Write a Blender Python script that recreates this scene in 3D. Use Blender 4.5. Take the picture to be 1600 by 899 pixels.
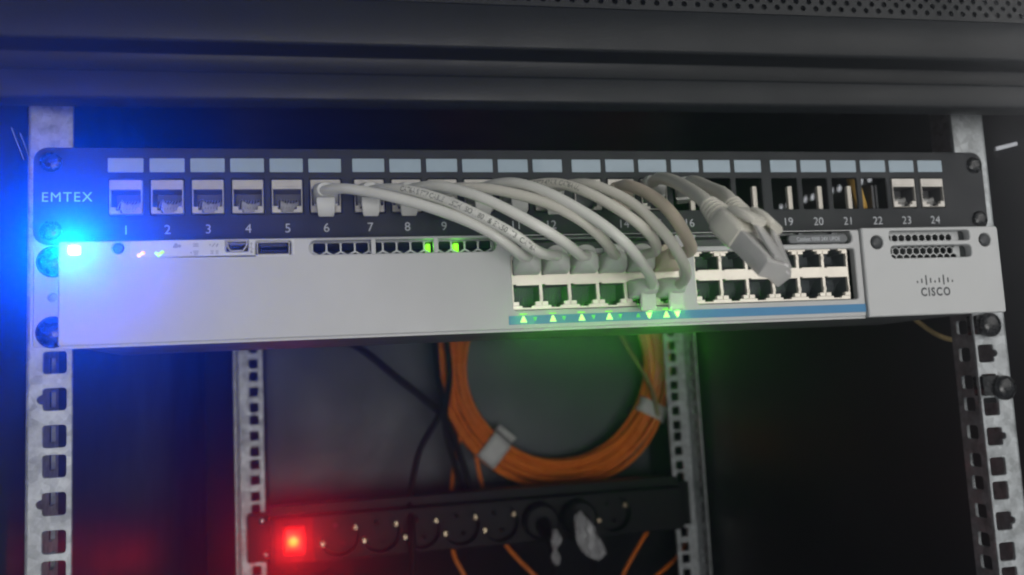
import bpy, bmesh, math, random
from mathutils import Vector, Matrix, noise

random.seed(7)
for o in list(bpy.data.objects):
    bpy.data.objects.remove(o)
SC = bpy.context.scene
COL = SC.collection
MM = 0.001
R = math.radians

# ------------------------------------------------------------------ camera
cd = bpy.data.cameras.new('Camera')
cam = bpy.data.objects.new('Camera', cd)
COL.objects.link(cam)
cam.location = (-0.11480, -0.40942, -0.11317)
cam.rotation_euler = (R(96.137), R(2.8627), R(-11.5972))
cd.sensor_width = 36.0
cd.lens = 1359.5 / 1600 * 36
cd.clip_start = 0.01
cd.clip_end = 50
cd.dof.use_dof = True
cd.dof.focus_distance = 0.405
cd.dof.aperture_fstop = 9.0
SC.camera = cam

# ------------------------------------------------------------------ light
w = bpy.data.worlds.new('World')
SC.world = w
w.use_nodes = True
bg = w.node_tree.nodes['Background']
bg.inputs[0].default_value = (0.86, 0.93, 1.0, 1)
bg.inputs[1].default_value = 0.19


def area(name, loc, target, sx, sy, power, col):
    l = bpy.data.lights.new(name, 'AREA')
    l.shape = 'RECTANGLE'
    l.size, l.size_y, l.energy, l.color = sx, sy, power, col
    o = bpy.data.objects.new(name, l)
    COL.objects.link(o)
    o.location = loc
    o.rotation_euler = (Vector(target) - Vector(loc)).to_track_quat('-Z', 'Y').to_euler()
    return o


area('room_lamp', (0.85, -1.10, 0.36), (0.10, 0.0, -0.08), 1.2, 0.9, 6.0, (1.0, 0.97, 0.93))
area('interior_fill', (0.05, -1.45, -0.32), (0.12, 0.5, -0.15), 0.8, 0.45, 9.5, (1.0, 0.98, 0.95))  # added fill without a known source, brightens the inside below the switch
area('slot_backlight_left', (-0.75, 1.4, 0.4), (-0.25, 0.02, 0.0), 1.2, 0.6, 0.7, (0.95, 0.97, 1.0))  # unseen emitter added so the left wall slots look bright
area('slot_backlight', (1.10, 1.0, 0.24), (0.285, 0.5, 0.05), 1.6, 0.5, 9.0, (1.0, 0.97, 0.98))  # added out of view behind the right wall slots to light them up

SC.view_settings.view_transform = 'Standard'
SC.view_settings.look = 'None'
SC.view_settings.exposure = 0.0
SC.view_settings.gamma = 1.0
SC.view_settings.use_curve_mapping = False
SC.render.engine = 'CYCLES'
cy = SC.cycles
cy.use_denoising = True
cy.filter_width = 2.1
cy.max_bounces = 8
cy.diffuse_bounces = 4
cy.glossy_bounces = 4
cy.transmission_bounces = 6
cy.volume_bounces = 0
cy.sample_clamp_indirect = 4.0
cy.caustics_reflective = False
cy.caustics_refractive = False


def lamp_point(name, loc, power, col, rad=0.0015, spot=None, aim=(0, -1, 0)):
    l = bpy.data.lights.new(name, 'SPOT' if spot else 'POINT')
    l.energy, l.color, l.shadow_soft_size = power, col, rad
    if spot:
        l.spot_size = R(spot)
        l.spot_blend = 0.8
    o = bpy.data.objects.new(name, l)
    COL.objects.link(o)
    o.location = [c * MM for c in loc]
    o.rotation_euler = Vector(aim).to_track_quat('-Z', 'Y').to_euler()
    return o


# ------------------------------------------------------------------ materials
def mat(name, col, rough=0.5, metal=0.0, bump=0.0, bscale=900.0, var=0.0, vscale=40.0,
        spec=0.5, coat=0.0, trans=0.0, ior=1.45, rvar=0.0, emit=None, estr=0.0):
    m = bpy.data.materials.new(name)
    m.use_nodes = True
    nt = m.node_tree
    b = nt.nodes['Principled BSDF']
    b.inputs['Base Color'].default_value = (*col, 1)
    b.inputs['Roughness'].default_value = rough
    b.inputs['Metallic'].default_value = metal
    b.inputs['Specular IOR Level'].default_value = spec
    b.inputs['Coat Weight'].default_value = coat
    b.inputs['Transmission Weight'].default_value = trans
    b.inputs['IOR'].default_value = ior
    if emit:
        b.inputs['Emission Color'].default_value = (*emit, 1)
        b.inputs['Emission Strength'].default_value = estr
        m.cycles.emission_sampling = 'NONE'
    if var or bump or rvar:
        tc = nt.nodes.new('ShaderNodeTexCoord')
        geo = nt.nodes.new('ShaderNodeNewGeometry')
    if var:
        n = nt.nodes.new('ShaderNodeTexNoise')
        n.inputs['Scale'].default_value = vscale
        n.inputs['Detail'].default_value = 5
        n.inputs['Roughness'].default_value = 0.65
        nt.links.new(geo.outputs['Position'], n.inputs['Vector'])
        mp = nt.nodes.new('ShaderNodeMapRange')
        mp.inputs[1].default_value, mp.inputs[2].default_value = 0.3, 0.7
        mp.inputs[3].default_value, mp.inputs[4].default_value = 1 - var, 1 + var
        nt.links.new(n.outputs['Fac'], mp.inputs[0])
        mx = nt.nodes.new('ShaderNodeVectorMath')
        mx.operation = 'SCALE'
        mx.inputs[0].default_value = col
        nt.links.new(mp.outputs[0], mx.inputs['Scale'])
        nt.links.new(mx.outputs[0], b.inputs['Base Color'])
    if rvar:
        n2 = nt.nodes.new('ShaderNodeTexNoise')
        n2.inputs['Scale'].default_value = vscale * 1.7
        n2.inputs['Detail'].default_value = 6
        nt.links.new(geo.outputs['Position'], n2.inputs['Vector'])
        mp2 = nt.nodes.new('ShaderNodeMapRange')
        mp2.inputs[1].default_value, mp2.inputs[2].default_value = 0.3, 0.7
        mp2.inputs[3].default_value, mp2.inputs[4].default_value = max(0.05, rough - rvar), min(1, rough + rvar)
        nt.links.new(n2.outputs['Fac'], mp2.inputs[0])
        nt.links.new(mp2.outputs[0], b.inputs['Roughness'])
    if bump:
        n3 = nt.nodes.new('ShaderNodeTexNoise')
        n3.inputs['Scale'].default_value = bscale
        n3.inputs['Detail'].default_value = 3
        nt.links.new(geo.outputs['Position'], n3.inputs['Vector'])
        bp = nt.nodes.new('ShaderNodeBump')
        bp.inputs['Strength'].default_value = bump
        bp.inputs['Distance'].default_value = 0.0004
        nt.links.new(n3.outputs['Fac'], bp.inputs['Height'])
        nt.links.new(bp.outputs[0], b.inputs['Normal'])
    return m


def zinc(name, col):
    """galvanised steel: crystal flakes and white bloom"""
    m = mat(name, col, 0.5, 0.55, bump=0.15, bscale=1500, rvar=0.12, vscale=90)
    nt = m.node_tree
    b = nt.nodes['Principled BSDF']
    geo = nt.nodes.new('ShaderNodeNewGeometry')
    v = nt.nodes.new('ShaderNodeTexVoronoi')
    v.inputs['Scale'].default_value = 260
    n = nt.nodes.new('ShaderNodeTexNoise')
    n.inputs['Scale'].default_value = 110
    n.inputs['Detail'].default_value = 6
    n.inputs['Roughness'].default_value = 0.7
    nt.links.new(geo.outputs['Position'], v.inputs['Vector'])
    nt.links.new(geo.outputs['Position'], n.inputs['Vector'])
    ad = nt.nodes.new('ShaderNodeMath')
    ad.operation = 'MULTIPLY_ADD'
    ad.inputs[1].default_value = 0.32
    nt.links.new(v.outputs['Color'], ad.inputs[0])
    nt.links.new(n.outputs['Fac'], ad.inputs[2])
    cr = nt.nodes.new('ShaderNodeValToRGB')
    cr.color_ramp.elements[0].position = 0.35
    cr.color_ramp.elements[0].color = (*[c * 0.55 for c in col], 1)
    cr.color_ramp.elements[1].position = 0.85
    cr.color_ramp.elements[1].color = (*[min(1, c * 1.35) for c in col], 1)
    nt.links.new(ad.outputs[0], cr.inputs[0])
    nt.links.new(cr.outputs[0], b.inputs['Base Color'])
    return m


M = dict(
    bezel=mat('bezel grey paint', (0.50, 0.50, 0.495), 0.46, bump=0.22, bscale=2200, var=0.045, vscale=18, rvar=0.1),
    module=mat('module grey paint', (0.53, 0.535, 0.53), 0.5, bump=0.12, bscale=2600, var=0.02, vscale=25),
    sticker=mat('pale legend strip', (0.58, 0.58, 0.58), 0.4, var=0.02, vscale=60),
    icon=mat('grey print', (0.30, 0.30, 0.31), 0.6),
    black=mat('black powder coat', (0.019, 0.021, 0.024), 0.52, spec=0.4, bump=0.35, bscale=1700, var=0.12, vscale=30, rvar=0.08),
    cab=mat('cabinet black paint', (0.013, 0.0145, 0.016), 0.46, spec=0.35, bump=0.3, bscale=1200, var=0.15, vscale=14, rvar=0.08),
    cabin=mat('cabinet inner paint', (0.018, 0.020, 0.024), 0.40, spec=0.45, bump=0.2, bscale=900, var=0.15, vscale=8, rvar=0.08),
    backw=mat('matte black back wall', (0.010, 0.011, 0.013), 0.75, spec=0.15, var=0.15, vscale=8),
    lit_wall=mat('lit back wall tone', (0.064, 0.076, 0.087), 0.5, bump=0.2, bscale=900, var=0.12, vscale=8, rvar=0.08),  # paler tone for the part of the back wall that looks lit
    zinc=zinc('galvanised steel', (0.42, 0.44, 0.45)),
    steel=mat('switch case steel', (0.20, 0.205, 0.21), 0.5, 0.6, bump=0.1, bscale=1500, var=0.1, rvar=0.1),
    ear=mat('bracket steel', (0.50, 0.51, 0.52), 0.45, 0.35, bump=0.1, bscale=1800, var=0.06),
    dark=mat('dark cavity plastic', (0.020, 0.023, 0.026), 0.55),
    socket=mat('port socket plastic', (0.12, 0.132, 0.145), 0.5, var=0.1, vscale=90),
    grille=mat('vent mesh metal', (0.42, 0.43, 0.43), 0.4, 0.3),
    backdark=mat('dark fan housing', (0.018, 0.022, 0.022), 0.7),
    jack=mat('nickel jack shell', (0.50, 0.475, 0.435), 0.36, 0.45, bump=0.08, bscale=900, var=0.05, vscale=150, rvar=0.08),
    shield=mat('port cage metal', (0.82, 0.76, 0.66), 0.36, 0.35, bump=0.08, bscale=900, var=0.05, vscale=150, rvar=0.08),
    cavity=mat('jack cavity', (0.10, 0.10, 0.105), 0.4, 0.3),
    contact=mat('jack contact', (0.66, 0.65, 0.63), 0.32, 0.45, var=0.15, vscale=400),
    gold=mat('gold contact', (0.78, 0.52, 0.20), 0.25, 0.9),
    cream=mat('cream clip plastic', (0.74, 0.69, 0.60), 0.4, var=0.05, vscale=120),
    label=mat('blue grey label paper', (0.31, 0.395, 0.46), 0.42, var=0.03, vscale=100, coat=0.35),
    print=mat('pale print', (0.55, 0.57, 0.60), 0.6),
    logo=mat('dark grey print', (0.06, 0.065, 0.07), 0.55),
    name=mat('nameplate plastic', (0.13, 0.135, 0.14), 0.45, bump=0.1),
    knob=mat('dark grey knob', (0.05, 0.053, 0.056), 0.45, var=0.1, vscale=200),
    blue=mat('blue stripe film', (0.055, 0.22, 0.42), 0.4, var=0.04, vscale=80),
    screw=mat('black screw', (0.012, 0.013, 0.014), 0.28, 0.2, spec=0.7, rvar=0.1, vscale=300),
    bolt=mat('bright bolt', (0.65, 0.65, 0.63), 0.22, 0.9),
    cable=mat('white cable jacket', (0.68, 0.67, 0.615), 0.34, bump=0.08, bscale=600, var=0.05, vscale=60, rvar=0.06),
    cabled=mat('grey white cable jacket', (0.64, 0.61, 0.535), 0.45, bump=0.08, bscale=600, var=0.05, vscale=60, rvar=0.06),
    tan=mat('yellowed cable jacket', (0.68, 0.575, 0.455), 0.45, bump=0.08, bscale=600, var=0.06, vscale=60, rvar=0.06),
    boot=mat('grey white boot rubber', (0.58, 0.58, 0.545), 0.5, bump=0.12, bscale=700, var=0.04, vscale=90),
    ink=mat('cable print ink', (0.07, 0.07, 0.06), 0.6),
    clear=mat('clear plug plastic', (0.98, 0.95, 0.92), 0.07, trans=0.55, ior=1.45, bump=0.3, bscale=420),
    orange=mat('orange fibre jacket', (0.82, 0.20, 0.02), 0.30, bump=0.08, bscale=500, var=0.1, vscale=40, rvar=0.08),
    yellow=mat('yellow brown jacket', (0.50, 0.30, 0.07), 0.45, var=0.08, vscale=60),
    brown=mat('brown cable jacket', (0.26, 0.19, 0.085), 0.45, var=0.08, vscale=60),
    blk=mat('black cable jacket', (0.007, 0.007, 0.008), 0.55, spec=0.25, var=0.1, vscale=40),
    wrap=mat('white tape wrap', (0.62, 0.62, 0.60), 0.45, bump=0.3, bscale=250, var=0.08, vscale=120),
    pdu=mat('black strip plastic', (0.005, 0.005, 0.006), 0.5, spec=0.18, bump=0.2, bscale=1200, var=0.1, vscale=30),
    brass=mat('earth contact', (0.62, 0.50, 0.34), 0.3, 0.85),
    film=mat('clear plastic film', (0.75, 0.75, 0.77), 0.25, trans=0.55, ior=1.3, bump=0.6, bscale=220),
    redf=mat('red switch frame', (0.085, 0.006, 0.008), 0.6, spec=0.15),
)


def emis(name, col, s, core=None):
    m = bpy.data.materials.new(name)
    m.use_nodes = True
    nt = m.node_tree
    b = nt.nodes['Principled BSDF']
    b.inputs['Base Color'].default_value = (*[c * 0.3 for c in col], 1)
    b.inputs['Emission Color'].default_value = (*col, 1)
    b.inputs['Emission Strength'].default_value = s
    m.cycles.emission_sampling = 'NONE'
    return m


M['led_blue'] = emis('blue led', (0.45, 0.98, 1.0), 4)
M['led_green'] = emis('green led', (0.60, 1.0, 0.28), 1.2)
M['glint_lime'] = emis('lime painted glint', (0.22, 0.95, 0.02), 0.85)  # glowing colour of the painted glints, no lamp sits there
M['led_dim'] = emis('dim green led', (0.10, 0.62, 0.12), 0.8)
M['led_amber'] = emis('amber led', (1.0, 0.55, 0.0), 1.3)
M['led_check'] = emis('status green led', (0.45, 1.0, 0.10), 1.4)
M['led_inner'] = emis('green board led', (0.30, 1.0, 0.02), 1.0)

# red rocker: neon tube glowing behind a red lens, brightest at the tube
m = emis('red neon lens', (1, 0.02, 0.01), 1)
nt = m.node_tree
tc = nt.nodes.new('ShaderNodeTexCoord')
mp = nt.nodes.new('ShaderNodeMapping')
mp.inputs['Location'].default_value = (0.1555, 0.0, 0.2560)
mp.inputs['Scale'].default_value = (1, 0, 1)
ln = nt.nodes.new('ShaderNodeVectorMath')
ln.operation = 'LENGTH'
nt.links.new(tc.outputs['Object'], mp.inputs[0])
nt.links.new(mp.outputs[0], ln.inputs[0])
cr = nt.nodes.new('ShaderNodeValToRGB')
e = cr.color_ramp.elements
e[0].position, e[0].color = 0.0, (1.0, 0.85, 0.10, 1)
e[1].position, e[1].color = 1.0, (0.55, 0.004, 0.006, 1)
for p, c in ((0.22, (1.0, 0.62, 0.04, 1)), (0.42, (1.0, 0.10, 0.02, 1)), (0.7, (0.95, 0.015, 0.012, 1))):
    k = cr.color_ramp.elements.new(p)
    k.color = c
mr = nt.nodes.new('ShaderNodeMapRange')
mr.inputs[1].default_value, mr.inputs[2].default_value = 0, 0.014
nt.links.new(ln.outputs['Value'], mr.inputs[0])
nt.links.new(mr.outputs[0], cr.inputs[0])
nt.links.new(cr.outputs[0], nt.nodes['Principled BSDF'].inputs['Emission Color'])
M['neon'] = m


# ------------------------------------------------------------------ mesh helpers (mm)
def area2(p):
    return sum(p[i][0] * p[(i + 1) % len(p)][1] - p[(i + 1) % len(p)][0] * p[i][1] for i in range(len(p)))


def offs(poly, d):
    """offset outward by d (negative = inward)"""
    if area2(poly) < 0:
        poly = poly[::-1]
    n = len(poly)
    out = []
    for i in range(n):
        a, b, c = Vector(poly[i - 1]), Vector(poly[i]), Vector(poly[(i + 1) % n])
        e1, e2 = (b - a).normalized(), (c - b).normalized()
        n1, n2 = Vector((e1.y, -e1.x)), Vector((e2.y, -e2.x))
        k = n1 + n2
        q = k / max(0.4, k.dot(k) / 2) if k.length > 1e-6 else n1
        out.append(tuple(b + q * d))
    return out


def rr(cx, cz, w, h, r=0.0, n=4):
    if r <= 0:
        return [(cx - w / 2, cz - h / 2), (cx + w / 2, cz - h / 2), (cx + w / 2, cz + h / 2), (cx - w / 2, cz + h / 2)]
    r = min(r, w / 2 - 1e-4, h / 2 - 1e-4)
    p = []
    for sx, sz, a0 in ((1, -1, -90), (1, 1, 0), (-1, 1, 90), (-1, -1, 180)):
        for k in range(n + 1):
            a = R(a0 + 90 * k / n)
            p.append((cx + sx * (w / 2 - r) + r * math.cos(a), cz + sz * (h / 2 - r) + r * math.sin(a)))
    return p


def circ(cx, cz, r, n=16, a0=0):
    return [(cx + r * math.cos(a0 + 2 * math.pi * k / n), cz + r * math.sin(a0 + 2 * math.pi * k / n)) for k in range(n)]


ID = lambda u, v, d: (u, d, v)          # plate in the x-z plane, depth along y
SIDE = lambda u, v, d: (d, u, v)        # plate in the y-z plane, depth along x
FLAT = lambda u, v, d: (u, v, d)        # plate in the x-y plane


class MB:
    def __init__(self):
        self.v, self.f, self.mi, self.cur, self.sm = [], [], [], 0, []
        self.smooth = False

    def add(self, vs, fs):
        b = len(self.v)
        self.v += [tuple(p) for p in vs]
        for f in fs:
            self.f.append([b + i for i in f])
            self.mi.append(self.cur)
        return self

    def box(self, x0, x1, y0, y1, z0, z1, T=None):
        vs = [(x, y, z) for x in (x0, x1) for y in (y0, y1) for z in (z0, z1)]
        if T:
            vs = [T @ Vector(p) for p in vs]
        return self.add(vs, [(0, 1, 3, 2), (4, 6, 7, 5), (0, 4, 5, 1), (2, 3, 7, 6), (0, 2, 6, 4), (1, 5, 7, 3)])

    def bbox(self, x0, x1, y0, y1, z0, z1, b=0.5):
        """box with its front (y0) edges chamfered"""
        return self.plate(rr((x0 + x1) / 2, (z0 + z1) / 2, x1 - x0, z1 - z0, b, 2), [], y0, y1, b * 0.7)

    def plate(self, outer, holes, d0, d1, ch=0.0, mp=ID, back=True, hch=None):
        """flat plate with holes from depth d0 (front) to d1 (back); ch = chamfer on front edges"""
        sg = 1 if d1 > d0 else -1
        hch = ch if hch is None else hch
        if area2(outer) < 0:
            outer = outer[::-1]
        holes = [h if area2(h) > 0 else h[::-1] for h in holes]
        loops = [(outer, offs(outer, -ch) if ch else outer)] + [(h, offs(h, hch) if hch else h) for h in holes]

        def fill(ls):
            bm = bmesh.new()
            es = []
            for l in ls:
                vs = [bm.verts.new((p[0], p[1], 0)) for p in l]
                es += [bm.edges.new((vs[i], vs[(i + 1) % len(vs)])) for i in range(len(vs))]
            bmesh.ops.triangle_fill(bm, use_beauty=True, edges=es)
            bm.verts.index_update()
            r = ([v.co.xy.to_tuple() for v in bm.verts], [[v.index for v in f.verts] for f in bm.faces])
            bm.free()
            return r
        v, f = fill([l[1] for l in loops])
        self.add([mp(a, b, d0) for a, b in v], f)
        if back:
            v, f = fill([l[0] for l in loops])
            self.add([mp(a, b, d1) for a, b in v], f)
        for i, (l, li) in enumerate(loops):
            n = len(l)
            c = ch if i == 0 else hch
            rings = [[mp(a, b, d0) for a, b in li]] + ([[mp(a, b, d0 + sg * c) for a, b in l]] if c else []) + [[mp(a, b, d1) for a, b in l]]
            vs = sum(rings, [])
            fs = []
            for k in range(len(rings) - 1):
                for j in range(n):
                    q = (k * n + j, k * n + (j + 1) % n, (k + 1) * n + (j + 1) % n, (k + 1) * n + j)
                    fs.append(q if i == 0 else q[::-1])
            self.add(vs, fs)
        return self

    def tube(self, pts, r, n=12, cap=True, rfun=None):
        fr = frames(pts)
        vs, fs = [], []
        for i, (p, t, a, b) in enumerate(fr):
            rad = rfun(i / (len(fr) - 1)) if rfun else r
            for k in range(n):
                q = 2 * math.pi * k / n
                vs.append(p + (a * math.cos(q) + b * math.sin(q)) * rad)
        m = len(fr)
        for i in range(m - 1):
            for k in range(n):
                fs.append((i * n + k, i * n + (k + 1) % n, (i + 1) * n + (k + 1) % n, (i + 1) * n + k))
        if cap:
            fs.append(tuple(range(n))[::-1])
            fs.append(tuple((m - 1) * n + k for k in range(n)))
        return self.add(vs, fs)

    def loft(self, secs, T=None, n=4):
        """secs: (t, w, h, r, du, dv): rounded-rect sections in local u,v stacked along local t; T maps (u,t,v)"""
        vs, fs = [], []
        k = None
        for (t, w_, h_, r_, du, dv) in secs:
            lp = rr(du, dv, w_, h_, max(r_, 0.02), n)
            k = len(lp)
            vs += [(a, t, b) for a, b in lp]
        if T:
            vs = [T @ Vector(p) for p in vs]
        for i in range(len(secs) - 1):
            for j in range(k):
                fs.append((i * k + j, i * k + (j + 1) % k, (i + 1) * k + (j + 1) % k, (i + 1) * k + j))
        fs.append(tuple(range(k))[::-1])
        fs.append(tuple((len(secs) - 1) * k + j for j in range(k)))
        return self.add(vs, fs)

    def cyl(self, cx, cz, r, y0, y1, n=20, ch=0.0):
        return self.plate(circ(cx, cz, r, n), [], y0, y1, ch)

    def dome(self, cx, y, cz, r, h, n=20, rings=5, sg=-1):
        """rounded screw head bulging towards -y (sg=-1)"""
        vs = []
        for i in range(rings + 1):
            a = math.pi / 2 * i / rings
            for k in range(n):
                q = 2 * math.pi * k / n
                vs.append((cx + r * math.cos(a) * math.cos(q) if i < rings else cx, y + sg * h * math.sin(a),
                           cz + r * math.cos(a) * math.sin(q) if i < rings else cz))
        fs = [(i * n + k, i * n + (k + 1) % n, (i + 1) * n + (k + 1) % n, (i + 1) * n + k) for i in range(rings) for k in range(n)]
        return self.add(vs, fs)

    def mesh(self, name, mats, smooth=True, angle=32, weld=True):
        me = bpy.data.meshes.new(name)
        bm = bmesh.new()
        bv = [bm.verts.new([c * MM for c in p]) for p in self.v]
        for f, mi in zip(self.f, self.mi):
            try:
                fc = bm.faces.new([bv[i] for i in f])
                fc.material_index = mi
                fc.smooth = smooth
            except ValueError:
                pass
        if weld:
            bmesh.ops.remove_doubles(bm, verts=bm.verts, dist=1e-7)
            bmesh.ops.dissolve_degenerate(bm, edges=bm.edges, dist=1e-8)
        bmesh.ops.recalc_face_normals(bm, faces=bm.faces)
        bm.to_mesh(me)
        bm.free()
        for mm in (mats if isinstance(mats, (list, tuple)) else [mats]):
            me.materials.append(M[mm])
        if smooth:
            me.set_sharp_from_angle(angle=R(angle))
        return me

    def obj(self, name, mats, parent=None, **k):
        return link(name, self.mesh(name, mats, **k), parent)


def link(name, me, parent=None, loc=None):
    o = bpy.data.objects.new(name, me)
    COL.objects.link(o)
    if parent:
        o.parent = parent
        # meshes are written in scene millimetres; keep them there under a placed root
        root = parent
        off = Vector((0, 0, 0))
        while root:
            off += root.location
            root = root.parent
        o.location = -off if loc is None else Vector(loc)
    elif loc is not None:
        o.location = loc
    return o


def tag(o, label=None, cat=None, group=None, kind=None):
    for k, v in (('label', label), ('category', cat), ('group', group), ('kind', kind)):
        if v:
            o[k] = v
    return o


def thing(name, loc, label, cat, group=None):
    o = bpy.data.objects.new(name, None)
    o.empty_display_size = 0.01
    COL.objects.link(o)
    o.location = [c * MM for c in loc]
    return tag(o, label, cat, group)


def frames(pts):
    pts = [Vector(p) for p in pts]
    out = []
    a = None
    for i, p in enumerate(pts):
        t = (pts[min(i + 1, len(pts) - 1)] - pts[max(i - 1, 0)]).normalized()
        if a is None:
            ref = Vector((0, 0, 1)) if abs(t.z) < 0.9 else Vector((1, 0, 0))
            a = t.cross(ref).normalized()
        a = (a - t * a.dot(t)).normalized()
        out.append((p, t, a, t.cross(a)))
    return out


def spline(ctrl, n=64):
    """centripetal-ish Catmull-Rom through the control points, resampled evenly"""
    P = [Vector(p) for p in ctrl]
    P = [P[0] * 2 - P[1]] + P + [P[-1] * 2 - P[-2]]
    raw = []
    for i in range(1, len(P) - 2):
        for k in range(24):
            t = k / 24
            p0, p1, p2, p3 = P[i - 1], P[i], P[i + 1], P[i + 2]
            raw.append(0.5 * ((2 * p1) + (p2 - p0) * t + (2 * p0 - 5 * p1 + 4 * p2 - p3) * t * t + (3 * p1 - p0 - 3 * p2 + p3) * t ** 3))
    raw.append(P[-2])
    # light smoothing, then even resampling
    for _ in range(14):
        raw = [raw[0]] + [(raw[i - 1] + raw[i] * 2 + raw[i + 1]) / 4 for i in range(1, len(raw) - 1)] + [raw[-1]]
    L = [0]
    for i in range(1, len(raw)):
        L.append(L[-1] + (raw[i] - raw[i - 1]).length)
    out, j = [], 0
    for k in range(n):
        s = L[-1] * k / (n - 1)
        while j < len(L) - 2 and L[j + 1] < s:
            j += 1
        q = (s - L[j]) / max(1e-9, L[j + 1] - L[j])
        out.append(raw[j].lerp(raw[j + 1], min(1, q)))
    return out


_text = {}


def text_mesh(s, size, bold=0.0, spacing=1.0):
    """outline of a line of text as (verts, faces) in mm, centred on x, cap height = size"""
    key = (s, size, bold, spacing)
    if key in _text:
        return _text[key]
    cu = bpy.data.curves.new('text', 'FONT')
    cu.body = s
    cu.size = 1.0
    cu.offset = bold
    cu.space_character = spacing
    cu.resolution_u = 3
    cu.align_x = 'CENTER'
    o = bpy.data.objects.new('text', cu)
    COL.objects.link(o)
    dg = bpy.context.evaluated_depsgraph_get()
    me = bpy.data.meshes.new_from_object(o.evaluated_get(dg))
    k = size / 0.70
    vs = [(v.co.x * k, (v.co.y - 0.35) * k) for v in me.vertices]
    fs = [list(p.vertices) for p in me.polygons]
    bpy.data.objects.remove(o)
    bpy.data.curves.remove(cu)
    bpy.data.meshes.remove(me)
    _text[key] = (vs, fs)
    return vs, fs


def text_obj(name, s, size, x, y, z, material, parent, width=None, bold=0.0, spacing=1.0, label=None):
    vs, fs = text_mesh(s, size, bold, spacing)
    k = 1.0
    if width:
        k = width / (max(v[0] for v in vs) - min(v[0] for v in vs))
    mb = MB()
    mb.add([(x + a * k, y, z + b) for a, b in vs], fs)
    o = mb.obj(name, material, parent, smooth=False, weld=False)
    return o


# ================================================================== CABINET
cab = thing('rack_cabinet', (0, 300, -440),
            'black steel rack cabinet with galvanised rails, holding the panel and the switch', 'rack cabinet')
XL, XR, YB, ZF, ZT = -252, 285, 606, -440, 84

# side walls with punched vent slots
hl = []
for (y0, z0, y1, z1) in ((4.5, 10.7, 21, 0), (15.5, 11.4, 30.4, 2.3), (27, 12.4, 32, 10)):
    hl.append([(y0, z0), (y0 + 3.2, z0), (y1 + 3.2, z1), (y1, z1)])
MB().plate([(-26, ZF), (YB, ZF), (YB, ZT), (-26, ZT)], hl, XL, XL - 0.4, 0, SIDE).obj('side_wall', 'cabin', cab)
hr = [[(20.8, 10.2), (39.4, 11.6), (39.0, 14.2), (21.0, 12.6)], circ(83, 23, 1.6, 10)]
for y0 in (165, 205, 245, 286, 330):
    for k in (0, 11):
        y = y0 + k
        hr.append(rr(y, 24.7 + (y - 165) * 0.043, 7.4, 5.4, 2.6, 3))
MB().plate([(-26, ZF), (YB, ZF), (YB, ZT), (-26, ZT)], hr, XR, XR + 1.5, 0, SIDE).obj('side_wall', 'cabin', cab)
# back wall in black; an added paler plate paints the part light reaches
mb = MB().plate([(XL, ZF), (XR, ZF), (XR, ZT), (XL, ZT)], [], YB, YB + 1.5)
mb.obj('back_wall', 'backw', cab)
MB().plate(rr(35, -130, 446, 300, 4, 3), [], YB - 3, YB - 0.1, 1.0).obj('lit_wall_plate', 'lit_wall', cab)
MB().box(XL, XR, -26, YB, ZF - 2, ZF).obj('cabinet_floor', 'cabin', cab)
MB().box(XL, XR, -20, YB, ZT, ZT + 2).obj('cabinet_roof', 'cabin', cab)

# front cross frame: folded profile run along x, then the perforated strip above it
prof = [(-29.2, 13.0), (-30.4, 13.5), (-31, 14.6), (-30.6, 24.6), (-30, 26.0), (-28.6, 26.6), (-23, 27.0), (-22.4, 28.0), (-22.4, 35.6), (-23, 36.6),
        (-33.2, 37.0), (-34.4, 37.6), (-35, 38.8), (-34.6, 57.6), (-34.0, 58.4), (-20, 58.4), (-20, 13.0)]
TL = R(-0.30)


def tilt(p):
    return (p[0] * math.cos(TL), p[1], p[2] - p[0] * math.sin(TL) + 0.6)


mb = MB()
vs = []
NX = 2
for x in (-275, 305):
    vs += [tilt((x, y, z)) for y, z in prof]
n = len(prof)
mb.add(vs, [(i, (i + 1) % n, n + (i + 1) % n, n + i) for i in range(n)] + [tuple(range(n)), tuple(range(2 * n - 1, n - 1, -1))])
mb.obj('front_crossbar', 'cab', cab, angle=60)
holes = []
for r_ in range(3):
    for k in range(-38, 43):
        x = k * 7 + (3.5 if r_ % 2 else 0)
        holes.append(circ(x, 62.2 + r_ * 3.5, 1.5, 8))
mb = MB().plate([(-275, 58.6), (305, 58.6), (305, 74.5), (-275, 74.5)], holes, -34, -32.6)
mb.v = [tilt(p) for p in mb.v]
mb.obj('perforated_strip', 'cab', cab)
mb = MB().box(-275, 305, -36.5, -26, 74.7, 84)
mb.v = [tilt(p) for p in mb.v]
mb.obj('crossbar_rim', 'cab', cab)
mb = MB().box(-275, 305, -20, -18.5, 58.4, 84)
mb.v = [tilt(p) for p in mb.v]
mb.obj('crossbar_backing', 'cab', cab)


# rails: EIA hole pattern, three square holes per unit, a nick on the outer side of the middle hole
def sqhole(cx, cz, nick, s=9.5):
    p = rr(cx, cz, s, s, 1.3, 3)
    if nick:
        q = []
        # replace the outer straight side by a side with a half-round bite
        xs = cx + nick * s / 2
        arc = [(xs + nick * 2.4 * math.cos(a), cz + 2.0 * math.sin(a)) for a in [R(-90 + 180 * k / 6) for k in range(7)]]
        if nick < 0:
            arc = arc[::-1]
            i0 = max(range(len(p)), key=lambda i: (p[i][1] - cz) - abs(p[i][0] - xs) * 2 if abs(p[i][0] - xs) < 1e-3 else -99)
        else:
            i0 = min(range(len(p)), key=lambda i: (p[i][1] - cz) if abs(p[i][0] - xs) < 1e-3 else 99)
        q = p[:i0 + 1] + arc + p[i0 + 1:]
        return q
    return p


def zholes(top_u, n_u):
    for u in range(n_u):
        base = (top_u - u) * 44.45
        for k, d in enumerate((6.35, 22.225, 38.1)):
            yield base - d, k == 1


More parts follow.
